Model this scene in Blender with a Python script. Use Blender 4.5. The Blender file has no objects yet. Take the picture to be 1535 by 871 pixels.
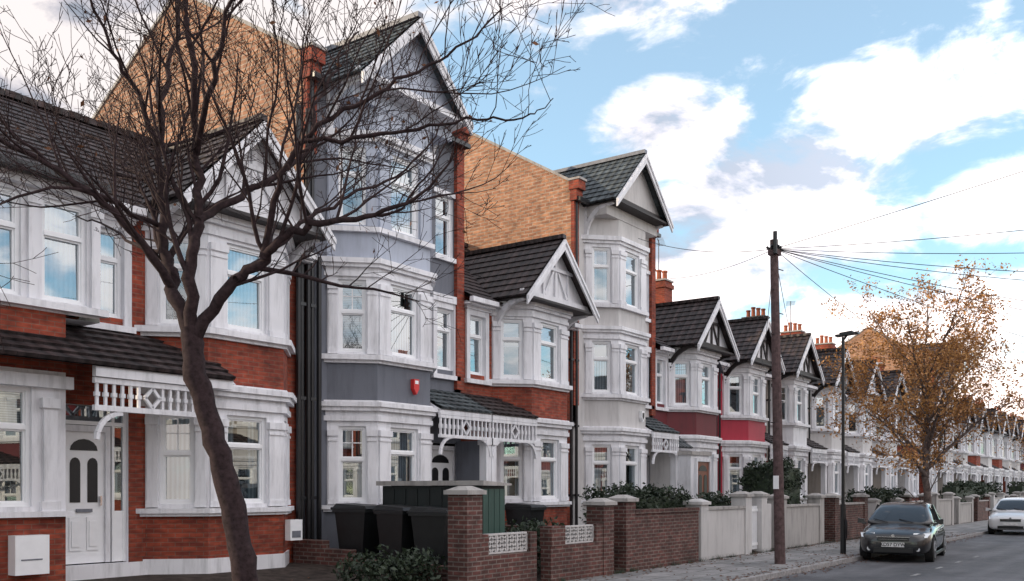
import bpy, math, random
from mathutils import Vector, Matrix
random.seed(7)
SC=bpy.context.scene
BETA=math.radians(35.9)

# ------------------------------------------------------------------ materials
def newmat(name):
    m=bpy.data.materials.new(name); m.use_nodes=True
    nt=m.node_tree; b=nt.nodes['Principled BSDF']
    return m,nt,b
def N(nt,t,**kw):
    n=nt.nodes.new(t)
    for k,v in kw.items():
        if hasattr(n,k): setattr(n,k,v)
        else: n.inputs[k].default_value=v
    return n
def noise(nt,vec,scale,detail=4,rough=.6):
    n=N(nt,'ShaderNodeTexNoise'); n.inputs['Scale'].default_value=scale
    n.inputs['Detail'].default_value=detail; n.inputs['Roughness'].default_value=rough
    if vec is not None: nt.links.new(vec,n.inputs['Vector'])
    return n.outputs['Fac']
def ramp(nt,fac,stops):
    r=N(nt,'ShaderNodeValToRGB'); e=r.color_ramp.elements
    while len(e)<len(stops): e.new(.5)
    for el,(p,c) in zip(e,stops):
        el.position=p; el.color=(c[0],c[1],c[2],1) if hasattr(c,'__len__') else (c,c,c,1)
    nt.links.new(fac,r.inputs['Fac']); return r.outputs['Color']
def mixc(nt,fac,a,b,mode='MIX'):
    n=N(nt,'ShaderNodeMix',data_type='RGBA',blend_type=mode)
    for i,v in ((0,fac),(6,a),(7,b)):
        if isinstance(v,bpy.types.NodeSocket): nt.links.new(v,n.inputs[i])
        elif isinstance(v,(int,float)): n.inputs[i].default_value=v if i==0 else (v,v,v,1)
        else: n.inputs[i].default_value=(*v[:3],1)
    return n.outputs[2]
def bump(nt,b,h,strength=.3,dist=.02):
    n=N(nt,'ShaderNodeBump'); n.inputs['Strength'].default_value=strength; n.inputs['Distance'].default_value=dist
    nt.links.new(h,n.inputs['Height']); nt.links.new(n.outputs[0],b.inputs['Normal'])
def uvs(nt): return N(nt,'ShaderNodeTexCoord').outputs['UV']
def geo(nt): return N(nt,'ShaderNodeNewGeometry').outputs['Position']
def stretch(nt,vec,s):
    mp=N(nt,'ShaderNodeMapping'); mp.inputs['Scale'].default_value=s
    nt.links.new(vec,mp.inputs['Vector']); return mp.outputs[0]

def paint(name,col,rough=.6,dirt=.35,bs=.15):
    m,nt,b=newmat(name); p=geo(nt)
    n1=noise(nt,stretch(nt,p,(3.5,3.5,.5)),1.8,6,.68)
    n2=noise(nt,p,.7,3)
    d=tuple(c*.38+.01 for c in col)
    c=mixc(nt,ramp(nt,n1,[(.47,0),(.8,min(1,dirt*1.8))]),col,d)
    c=mixc(nt,1,c,ramp(nt,n2,[(.3,.88),(.7,1.04)]),'MULTIPLY')
    nt.links.new(c,b.inputs['Base Color']); b.inputs['Roughness'].default_value=rough
    bump(nt,b,noise(nt,p,60,3),bs,.01); return m
def brick(name,c1,c2,mortar,vary=.5,msize=.007,rh=.075):
    m,nt,b=newmat(name); uv=uvs(nt); p=geo(nt)
    t=N(nt,'ShaderNodeTexBrick'); nt.links.new(uv,t.inputs['Vector'])
    t.inputs['Color1'].default_value=(*c1,1); t.inputs['Color2'].default_value=(*c2,1); t.inputs['Mortar'].default_value=(*mortar,1)
    t.inputs['Scale'].default_value=1; t.inputs['Brick Width'].default_value=rh*3; t.inputs['Row Height'].default_value=rh
    t.inputs['Mortar Size'].default_value=msize; t.inputs['Mortar Smooth'].default_value=.2; t.inputs['Bias'].default_value=-.1
    c=mixc(nt,1,t.outputs['Color'],ramp(nt,noise(nt,p,1.3,6,.7),[(.3,1-vary),(.72,1.15)]),'MULTIPLY')
    c=mixc(nt,1,c,ramp(nt,noise(nt,stretch(nt,uv,(4.4,13.3,1)),1,1),[(.3,.65),(.7,1.28)]),'MULTIPLY')
    nt.links.new(c,b.inputs['Base Color']); b.inputs['Roughness'].default_value=.85
    inv=N(nt,'ShaderNodeMath',operation='SUBTRACT'); inv.inputs[0].default_value=1; nt.links.new(t.outputs['Fac'],inv.inputs[1])
    bump(nt,b,inv.outputs[0],.5,.01); return m
def tile(name,c1,c2,w=.3):
    m,nt,b=newmat(name); uv=uvs(nt); p=geo(nt)
    wv=N(nt,'ShaderNodeTexWave',wave_type='BANDS',bands_direction='X'); nt.links.new(uv,wv.inputs['Vector'])
    wv.inputs['Scale'].default_value=.314/w*1.0; wv.inputs['Distortion'].default_value=0
    n=noise(nt,p,2.2,6,.75); n3=noise(nt,p,14,3)
    bt=N(nt,'ShaderNodeTexBrick'); nt.links.new(uv,bt.inputs['Vector']); bt.inputs['Scale'].default_value=1; bt.inputs['Brick Width'].default_value=w; bt.inputs['Row Height'].default_value=.28
    bt.inputs['Color1'].default_value=(.55,.55,.55,1); bt.inputs['Color2'].default_value=(1.35,1.3,1.25,1); bt.inputs['Mortar Size'].default_value=.006; bt.inputs['Mortar'].default_value=(.3,.3,.3,1)
    c=mixc(nt,ramp(nt,n,[(.35,0),(.7,1)]),c1,c2)
    c=mixc(nt,1,c,ramp(nt,n3,[(.3,.6),(.7,1.3)]),'MULTIPLY')
    c=mixc(nt,1,c,bt.outputs[0],'MULTIPLY')
    c=mixc(nt,1,c,ramp(nt,wv.outputs['Fac'],[(.0,.35),(.3,.9),(1,1.1)]),'MULTIPLY')
    nt.links.new(c,b.inputs['Base Color']); b.inputs['Roughness'].default_value=.6
    bump(nt,b,wv.outputs['Fac'],.9,.04); return m
def simple(name,col,rough=.5,metal=0,var=.15,spec=.5,sc=8):
    m,nt,b=newmat(name); p=geo(nt)
    c=mixc(nt,1,col,ramp(nt,noise(nt,p,sc,4),[(.3,1-var),(.7,1+var)]),'MULTIPLY')
    nt.links.new(c,b.inputs['Base Color']); b.inputs['Roughness'].default_value=rough; b.inputs['Metallic'].default_value=metal
    b.inputs['Specular IOR Level'].default_value=spec; return m

M={}
M['white']=paint('white_trim',(.80,.80,.835),.55,.38)
M['upvc']=simple('window_frame_white',(.86,.87,.89),.3,0,.03)
M['cream']=paint('cream_render',(.58,.565,.56),.7,.28)
M['paleclad']=paint('pale_cladding',(.42,.46,.55),.5,.25)
M['grey']=paint('grey_render',(.145,.155,.185),.75,.3,.4)
M['brown_render']=paint('brown_render',(.40,.36,.32),.75,.4)
M['red_paint']=paint('red_painted_render',(.46,.03,.06),.6,.2)
M['maroon']=paint('maroon_render',(.14,.017,.024),.6,.3)
M['redbrick']=brick('red_brick',(.37,.068,.032),(.235,.040,.023),(.24,.115,.08),.55,.007)
M['stock']=brick('stock_brick',(.50,.245,.135),(.34,.15,.085),(.44,.33,.25),.35,.014,.095)
M['oldbrick']=brick('old_brown_brick',(.155,.055,.045),(.09,.038,.032),(.20,.16,.14),.6,.011)
M['roof']=tile('dark_roof_tile',(.026,.018,.021),(.058,.040,.040),.28)
M['slate']=tile('slate_roof_tile',(.055,.07,.08),(.10,.125,.14),.25)
M['lead']=simple('lead_flashing',(.16,.17,.2),.5,0,.3)
M['black']=simple('black_gloss',(.010,.010,.012),.35)
M['timber']=simple('dark_timber',(.02,.015,.015),.6)
M['conc']=paint('weathered_stone',(.42,.40,.385),.85,.6,.5)
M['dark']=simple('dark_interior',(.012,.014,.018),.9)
M['terra']=simple('terracotta',(.36,.11,.055),.8,0,.3)
M['brown_door']=simple('brown_door',(.20,.06,.03),.4)
M['green']=paint('green_panel',(.035,.085,.07),.5,.4)
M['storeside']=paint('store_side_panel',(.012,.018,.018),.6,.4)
M['binm']=simple('bin_plastic',(.008,.009,.010),.45,0,.3)
M['bark']=simple('tree_bark',(.036,.023,.025),.9,0,.5,.2,20)
M['alarm']=simple('alarm_red',(.6,.03,.03),.4)

def glassmat():
    m=bpy.data.materials.new('window_pane'); m.use_nodes=True; nt=m.node_tree; nt.nodes.clear()
    o=N(nt,'ShaderNodeOutputMaterial'); tr=N(nt,'ShaderNodeBsdfTransparent'); gl=N(nt,'ShaderNodeBsdfGlossy')
    tr.inputs[0].default_value=(.72,.82,.88,1); gl.inputs['Roughness'].default_value=.01; gl.inputs[0].default_value=(.88,.96,1,1)
    mx=N(nt,'ShaderNodeMixShader'); fr=N(nt,'ShaderNodeFresnel'); fr.inputs[0].default_value=1.9
    a=N(nt,'ShaderNodeMath',operation='ADD'); a.inputs[1].default_value=.2; nt.links.new(fr.outputs[0],a.inputs[0])
    bp=N(nt,'ShaderNodeBump'); bp.inputs['Strength'].default_value=.02; bp.inputs['Distance'].default_value=.03
    nt.links.new(noise(nt,geo(nt),1.6,0),bp.inputs['Height']); nt.links.new(bp.outputs[0],gl.inputs['Normal'])
    nt.links.new(a.outputs[0],mx.inputs[0]); nt.links.new(tr.outputs[0],mx.inputs[1]); nt.links.new(gl.outputs[0],mx.inputs[2])
    nt.links.new(mx.outputs[0],o.inputs[0]); return m
M['glass']=glassmat()
def curtain(name,col,horiz=False):
    m,nt,b=newmat(name); uv=uvs(nt)
    w=N(nt,'ShaderNodeTexWave',wave_type='BANDS',bands_direction='Y' if horiz else 'X'); w.inputs['Scale'].default_value=9 if horiz else 4.2
    w.inputs['Distortion'].default_value=0 if horiz else 1.2; w.inputs['Detail Scale'].default_value=.3; w.inputs['Detail'].default_value=1
    nt.links.new(uv,w.inputs['Vector'])
    nt.links.new(mixc(nt,1,col,ramp(nt,w.outputs['Fac'],[(0,.55),(1,1)]),'MULTIPLY'),b.inputs['Base Color']); b.inputs['Roughness'].default_value=.9
    return m
M['net']=curtain('net_curtain',(.66,.72,.76)); M['blind']=curtain('blind',(.58,.63,.66),True); M['cur2']=curtain('curtain_dark',(.22,.22,.25))
M['chrome']=simple('chrome',(.7,.7,.72),.15,1)

# ------------------------------------------------------------------ mesh builder
class B:
    def __init__(s,name,loc=(0,0,0),rotz=0):
        s.name=name; s.loc=Vector(loc); s.rot=rotz; s.p={}
    def f(s,mat,pts):
        v,fc=s.p.setdefault(mat,([],[])); i=len(v); v.extend([Vector(q) for q in pts]); fc.append(tuple(range(i,i+len(pts))))
    def hexa(s,mat,a):
        for q in ((3,2,1,0),(4,5,6,7),(0,1,5,4),(1,2,6,5),(2,3,7,6),(3,0,4,7)): s.f(mat,[a[k] for k in q])
    def box(s,mat,x0,x1,y0,y1,z0,z1):
        s.hexa(mat,[(x0,y0,z0),(x1,y0,z0),(x1,y1,z0),(x0,y1,z0),(x0,y0,z1),(x1,y0,z1),(x1,y1,z1),(x0,y1,z1)])
    def prism(s,mat,poly,z0,z1):
        n=len(poly); s.f(mat,[(x,y,z1) for x,y in poly]); s.f(mat,[(x,y,z0) for x,y in reversed(poly)])
        for i in range(n):
            a=poly[i]; b=poly[(i+1)%n]; s.f(mat,[(a[0],a[1],z0),(b[0],b[1],z0),(b[0],b[1],z1),(a[0],a[1],z1)])
    def xz(s,mat,poly,y0,y1):
        n=len(poly); s.f(mat,[(x,y0,z) for x,z in poly]); s.f(mat,[(x,y1,z) for x,z in reversed(poly)])
        for i in range(n):
            a=poly[i]; b=poly[(i+1)%n]; s.f(mat,[(a[0],y1,a[1]),(b[0],y1,b[1]),(b[0],y0,b[1]),(a[0],y0,a[1])])
    def yz(s,mat,poly,x0,x1):
        n=len(poly); s.f(mat,[(x0,y,z) for y,z in reversed(poly)]); s.f(mat,[(x1,y,z) for y,z in poly])
        for i in range(n):
            a=poly[i]; b=poly[(i+1)%n]; s.f(mat,[(x0,a[0],a[1]),(x0,b[0],b[1]),(x1,b[0],b[1]),(x1,a[0],a[1])])
    def cyl(s,mat,p0,p1,r0,r1=None,n=10,cap=True):
        r1=r0 if r1 is None else r1; p0=Vector(p0); p1=Vector(p1); d=(p1-p0).normalized()
        u=d.orthogonal().normalized(); w=d.cross(u)
        A=[p0+(u*math.cos(t)+w*math.sin(t))*r0 for t in [2*math.pi*i/n for i in range(n)]]
        C=[p1+(u*math.cos(t)+w*math.sin(t))*r1 for t in [2*math.pi*i/n for i in range(n)]]
        for i in range(n): s.f(mat,[A[i],A[(i+1)%n],C[(i+1)%n],C[i]])
        if cap: s.f(mat,list(reversed(A))); s.f(mat,C)
    def bar(s,mat,p0,p1,w,h):
        p0=Vector(p0); p1=Vector(p1); d=(p1-p0).normalized()
        up=Vector((0,0,1)) if abs(d.z)<.9 else Vector((0,1,0))
        a=d.cross(up).normalized()*w/2; c=a.cross(d).normalized()*h/2
        s.hexa(mat,[p0-a-c,p0+a-c,p1+a-c,p1-a-c,p0-a+c,p0+a+c,p1+a+c,p1-a+c])
    def tiles(s,mat,p00,p10,p11,p01,rows,lift=.035):
        p00,p10,p11,p01=map(Vector,(p00,p10,p11,p01)); n=(p10-p00).cross(p01-p00).normalized()
        if n.z<0: n=-n
        for i in range(rows):
            t0=i/rows; t1=(i+1)/rows+.02
            a=p00.lerp(p01,t0); b=p10.lerp(p11,t0); c=p10.lerp(p11,min(t1,1)); d=p00.lerp(p01,min(t1,1))
            s.f(mat,[a+n*lift,b+n*lift,c+n*.004,d+n*.004]); s.f(mat,[a-n*.01,b-n*.01,b+n*lift,a+n*lift])
        s.f(mat,[p00-n*.03,p10-n*.03,p11-n*.03,p01-n*.03])
    def meshes(s):
        out=[]
        for mat,(v,fc) in s.p.items():
            me=bpy.data.meshes.new(M[mat].name); me.from_pydata([tuple(q) for q in v],[],fc)
            uv=me.uv_layers.new(name='UVMap').data
            for pl in me.polygons:
                n=pl.normal
                if abs(n.z)>.97: u=Vector((1,0,0)); w=Vector((0,1,0))
                else:
                    u=Vector((0,0,1)).cross(n).normalized(); w=n.cross(u)
                for li in pl.loop_indices:
                    co=v[me.loops[li].vertex_index]; uv[li].uv=(co.dot(u),co.dot(w))
            me.materials.append(M[mat]); out.append(me)
        return out
    def finish(s,meshes=None,loc=None,rot=None):
        meshes=meshes or s.meshes()
        e=bpy.data.objects.new(s.name,None); SC.collection.objects.link(e)
        e.location=loc if loc is not None else s.loc; e.rotation_euler=(0,0,s.rot if rot is None else rot)
        for me in meshes:
            o=bpy.data.objects.new(me.name.split('.')[0],me); o.parent=e; SC.collection.objects.link(o)
        return e
    def one(s,smooth=False):
        me=bpy.data.meshes.new(s.name); V=[];F=[];MI=[];mats=list(s.p)
        for k,(v,fc) in s.p.items():
            o=len(V); V+= [tuple(q) for q in v]; F+=[tuple(i+o for i in f) for f in fc]; MI+=[mats.index(k)]*len(fc)
        me.from_pydata(V,[],F)
        for k in mats: me.materials.append(M[k])
        me.polygons.foreach_set('material_index',MI)
        uv=me.uv_layers.new(name='UVMap').data
        for pl in me.polygons:
            n=pl.normal
            if abs(n.z)>.97: u=Vector((1,0,0)); w=Vector((0,1,0))
            else: u=Vector((0,0,1)).cross(n).normalized(); w=n.cross(u)
            for li in pl.loop_indices:
                co=Vector(V[me.loops[li].vertex_index]); uv[li].uv=(co.dot(u),co.dot(w))
        if smooth: me.polygons.foreach_set('use_smooth',[True]*len(F))
        o=bpy.data.objects.new(s.name,me); o.location=s.loc; o.rotation_euler=(0,0,s.rot); SC.collection.objects.link(o); return o

# ------------------------------------------------------------------ house kit
class Wall:
    def __init__(s,h,P0,P1):
        s.h=h; s.P0=Vector((*P0,0)); s.P1=Vector((*P1,0)); s.L=(s.P1-s.P0).length; s.d=(s.P1-s.P0)/s.L; s.n=Vector((s.d.y,-s.d.x,0))
    def pt(s,a,z,o=0): return s.P0+s.d*a+s.n*o+Vector((0,0,z))
    def quad(s,mat,a0,a1,z0,z1,o=0):
        if a1-a0<1e-4 or z1-z0<1e-4: return
        s.h.f(mat,[s.pt(a0,z0,o),s.pt(a1,z0,o),s.pt(a1,z1,o),s.pt(a0,z1,o)])
    def obox(s,mat,a0,a1,z0,z1,o0,o1):
        p=s.pt; s.h.hexa(mat,[p(a0,z0,o1),p(a1,z0,o1),p(a1,z0,o0),p(a0,z0,o0),p(a0,z1,o1),p(a1,z1,o1),p(a1,z1,o0),p(a0,z1,o0)])
    def face(s,mat,z0,z1,ops=()):
        cur=0
        for (a0,a1,b0,b1,kind) in sorted(ops):
            s.quad(mat,cur,a0,z0,z1); s.quad(mat,a0,a1,z0,b0); s.quad(mat,a0,a1,b1,z1); cur=a1
            p=s.pt; r=-.14; f=s.h.f; rm='white'
            f(rm,[p(a0,b0,r),p(a0,b0),p(a0,b1),p(a0,b1,r)]); f(rm,[p(a1,b0),p(a1,b0,r),p(a1,b1,r),p(a1,b1)])
            f(rm,[p(a0,b1),p(a1,b1),p(a1,b1,r),p(a0,b1,r)]); f(rm,[p(a0,b0,r),p(a1,b0,r),p(a1,b0),p(a0,b0)])
            if kind[0]=='w': s.window(a0,a1,b0,b1,kind)
        s.quad(mat,cur,s.L,z0,z1)
    def window(s,a0,a1,z0,z1,kind):
        fr=.055; o0,o1=-.135,-.06; ob=s.obox; m='upvc'
        ob(m,a0,a0+fr,z0,z1,o0,o1); ob(m,a1-fr,a1,z0,z1,o0,o1)
        ob(m,a0+fr,a1-fr,z0,z0+fr,o0,o1); ob(m,a0+fr,a1-fr,z1-fr,z1,o0,o1)
        zt=z0+(z1-z0)*(.56 if kind!='wt' else .66)
        ob(m,a0+fr,a1-fr,zt-.03,zt+.03,o0,o1+.012)
        i=.028
        for (b0,b1) in ((z0+fr,zt-.03),(zt+.03,z1-fr)):
            ob(m,a0+fr,a0+fr+i,b0,b1,o0,-.085); ob(m,a1-fr-i,a1-fr,b0,b1,o0,-.085)
            ob(m,a0+fr+i,a1-fr-i,b0,b0+i,o0,-.085); ob(m,a0+fr+i,a1-fr-i,b1-i,b1,o0,-.085)
        if kind=='wg':
            am=(a0+a1)/2; ob(m,am-.012,am+.012,zt,z1-fr,-.12,-.1)
            ob(m,a0+fr,a1-fr,(zt+z1)/2-.01,(zt+z1)/2+.01,-.12,-.1)
        for (b0,b1) in ((z0+.02,zt),(zt,z1-.02)):
            tx=random.uniform(-.006,.006); tz=random.uniform(-.006,.022); p=s.pt
            s.h.f('glass',[p(a0+.02,b0,-.112-tx),p(a1-.02,b0,-.112+tx),p(a1-.02,b1,-.112+tx-tz),p(a0+.02,b1,-.112-tx-tz)])
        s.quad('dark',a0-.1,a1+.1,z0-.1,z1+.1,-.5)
        r=random.random(); w=a1-a0
        if r<.34:
            s.quad('net',a0,a0+w*.34,z0,z1,-.2); s.quad('net',a1-w*.3,a1,z0,z1,-.2)
        elif r<.56: s.quad('net',a0,a1,z0,z1,-.22)
        elif r<.66: s.quad('net',a0,a1,z0,zt,-.22)
        elif r<.82: s.quad('blind',a0,a1,z0+(z1-z0)*random.uniform(.1,.7),z1,-.2)
        else: s.quad('cur2',a0,a0+w*.3,z0,z1,-.2); s.quad('cur2',a1-w*.3,a1,z0,z1,-.2)

def baypoly(c,o,p=.7,hb=1.5,hf=.8):
    return [(c-hb-o*1.4,.0),(c-hf-o*.414,-p-o),(c+hf+o*.414,-p-o),(c+hb+o*1.4,.0)]

def gable(h,c,zf,za,half,roofm,style,rows,yb_foot,yb_apex,panel='white'):
    yf=-1.12
    o=.12; k=(za-zf)/half
    L=(c-half-o,zf-o*k); R=(c+half+o,zf-o*k); A=(c,za)
    h.tiles(roofm,(L[0],yf,L[1]),(L[0],yb_foot,L[1]),(c,yb_apex,za),(c,yf,za),rows)
    h.tiles(roofm,(R[0],yf,R[1]),(R[0],yb_foot,R[1]),(c,yb_apex,za),(c,yf,za),rows)
    h.bar('lead' if roofm=='slate' else roofm,(c,yf-.02,za+.05),(c,yb_apex,za+.05),.16,.1)
    bd=.24
    for sx,F in ((-1,L),(1,R)):
        poly=[(F[0],F[1]-.02),(c,za-.02),(c,za-bd-.05),(F[0]+sx*-.0,F[1]-bd)]
        if sx>0: poly=poly[::-1]
        h.xz('white',poly,yf-.045,yf+.0)
        poly=[(F[0],F[1]-bd*.15),(c,za-.04),(c,za-.13),(F[0],F[1]-bd*.5)]
        if sx>0: poly=poly[::-1]
        h.xz('white',poly,yf-.075,yf-.048)
    h.xz(panel,[(c-half,zf-.02),(c+half,zf-.02),(c,za-.04)],-.85,-.72)
    tm='timber' if style in('black','darktie') else 'white'
    h.box(tm,c-half-.02,c+half+.02,-.95,-.852,zf-.1,zf+.06)
    h.box('timber' if style!='plain' else 'white',c-half-.05,c+half+.05,-1.1,.0,zf-.16,zf-.105)
    bt='timber' if style=='black' else 'white'
    y0,y1=-.9,-.853
    def stick(x0,z0,x1,z1,w=.08):
        d=Vector((x1-x0,z1-z0)).normalized(); q=Vector((-d.y,d.x))*w/2
        h.xz(bt,[(x0+q.x,z0+q.y),(x0-q.x,z0-q.y),(x1-q.x,z1-q.y),(x1+q.x,z1+q.y)],y0,y1)
    hh=za-zf
    if style in('black','white'):
        stick(c,zf+.06,c,za-.3,.1); stick(c-.55,zf+.06,c-.55,zf+hh*.55,.07); stick(c+.55,zf+.06,c+.55,zf+hh*.55,.07)
        stick(c-.5,zf+.1,c-.08,zf+hh*.5,.07); stick(c+.5,zf+.1,c+.08,zf+hh*.5,.07)
        h.box(bt,c-.72,c+.72,-.93,-.902,zf+hh*.5-.04,zf+hh*.5+.04)
    for sx in (-1,1):
        x=c+sx*(half-.08); pts=[]
        for i in range(7):
            t=i/6*math.pi/2; pts.append((x,-.02-.9*(1-math.cos(t)),zf-1.0+.86*math.sin(t)))
        for a,b in zip(pts,pts[1:]): h.bar('white' if style!='black' else 'timber',a,b,.09,.13)
        h.bar('white' if style!='black' else 'timber',(x,-.04,zf-1.15),(x,-.04,zf-.15),.1,.08)

def porch(h,xa,xb,ztop=3.98,roofm='roof',yo=-.95,fret=True,z0=3.42):
    h.tiles(roofm,(xa,yo,z0),(xb,yo,z0),(xb,.02,ztop),(xa,.02,ztop),5,.04)
    h.box('white',xa,xb,yo+.03,yo+.1,z0-.13,z0-.012)
    h.yz('white',[(yo+.03,z0-.02),(.0,z0-.02),(.0,ztop-.06)],xa-.03,xa+.0)
    if not fret: return
    y=yo+.06
    h.box('white',xa,xb,y-.03,y+.03,z0-.2,z0-.135); h.box('white',xa,xb,y-.035,y+.035,z0-.62,z0-.55)
    n=max(4,int((xb-xa)/.14)); mid=(xa+xb)/2
    for i in range(n+1):
        x=xa+.04+(xb-xa-.08)*i/n
        if abs(x-mid)<.14: continue
        h.box('white',x-.02,x+.02,y-.02,y+.02,z0-.55,z0-.2)
        h.box('white',x-.034,x+.034,y-.027,y+.027,z0-.42,z0-.33)
    for (x0,zz0,x1,zz1) in ((mid-.13,-.375,mid,-.21),(mid,-.21,mid+.13,-.375),(mid+.13,-.375,mid,-.54),(mid,-.54,mid-.13,-.375)):
        h.bar('white',(x0,y,z0+zz0),(x1,y,z0+zz1),.05,.04)
    for sx,x in ((1,xa+.03),(-1,xb-.03)):
        pts=[(x+sx*.38*(1-math.cos(t)),y,z0-1.0+.38*math.sin(t)+.02) for t in [i/5*math.pi/2 for i in range(6)]]
        for a,b in zip(pts,pts[1:]): h.bar('white',a,b,.05,.06)

def frontdoor(h,xc,zb=.55,mat='upvc',y=0.0,hw=.45):
    d=y+.12; k=hw/.45
    h.box(mat,xc-hw,xc+hw,d,d+.05,zb,zb+2.05)
    h.box('white',xc-hw-.08,xc-hw-.002,d-.05,d+.06,zb,zb+2.15); h.box('white',xc+hw+.002,xc+hw+.08,d-.05,d+.06,zb,zb+2.15)
    h.box('white',xc-hw-.002,xc+hw+.002,d-.05,d+.06,zb+2.052,zb+2.15)
    for sx in(-1,1):
        x=xc+sx*.19*k; q=.11*k
        pts=[(x-q,zb+.95),(x+q,zb+.95),(x+q,zb+1.55)]+[(x+q*math.cos(t),zb+1.55+.1*math.sin(t)) for t in (.5,1.05,1.57,2.1,2.64)]+[(x-q,zb+1.55)]
        h.xz('black',pts,d-.012,d-.002)
        h.box(mat,x-.13*k,x+.13*k,d-.02,d-.002,zb+.2,zb+.72)
        h.box(mat,x-.09*k,x+.09*k,d-.035,d-.021,zb+.26,zb+.66)
    pts=[(xc-.3*k,zb+1.76)]+[(xc+.3*k*math.cos(t),zb+1.76+.18*math.sin(t)) for t in (0,.4,.8,1.2,1.57,1.95,2.35,2.75)]
    h.xz('black',[pts[0]]+pts[1:],d-.012,d-.002)
    h.box('lead',xc-.13,xc+.13,d-.03,d-.003,zb+.8,zb+.85)
    h.box('chrome',xc+hw-.09,xc+hw-.06,d-.05,d-.004,zb+.9,zb+1.05)

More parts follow.
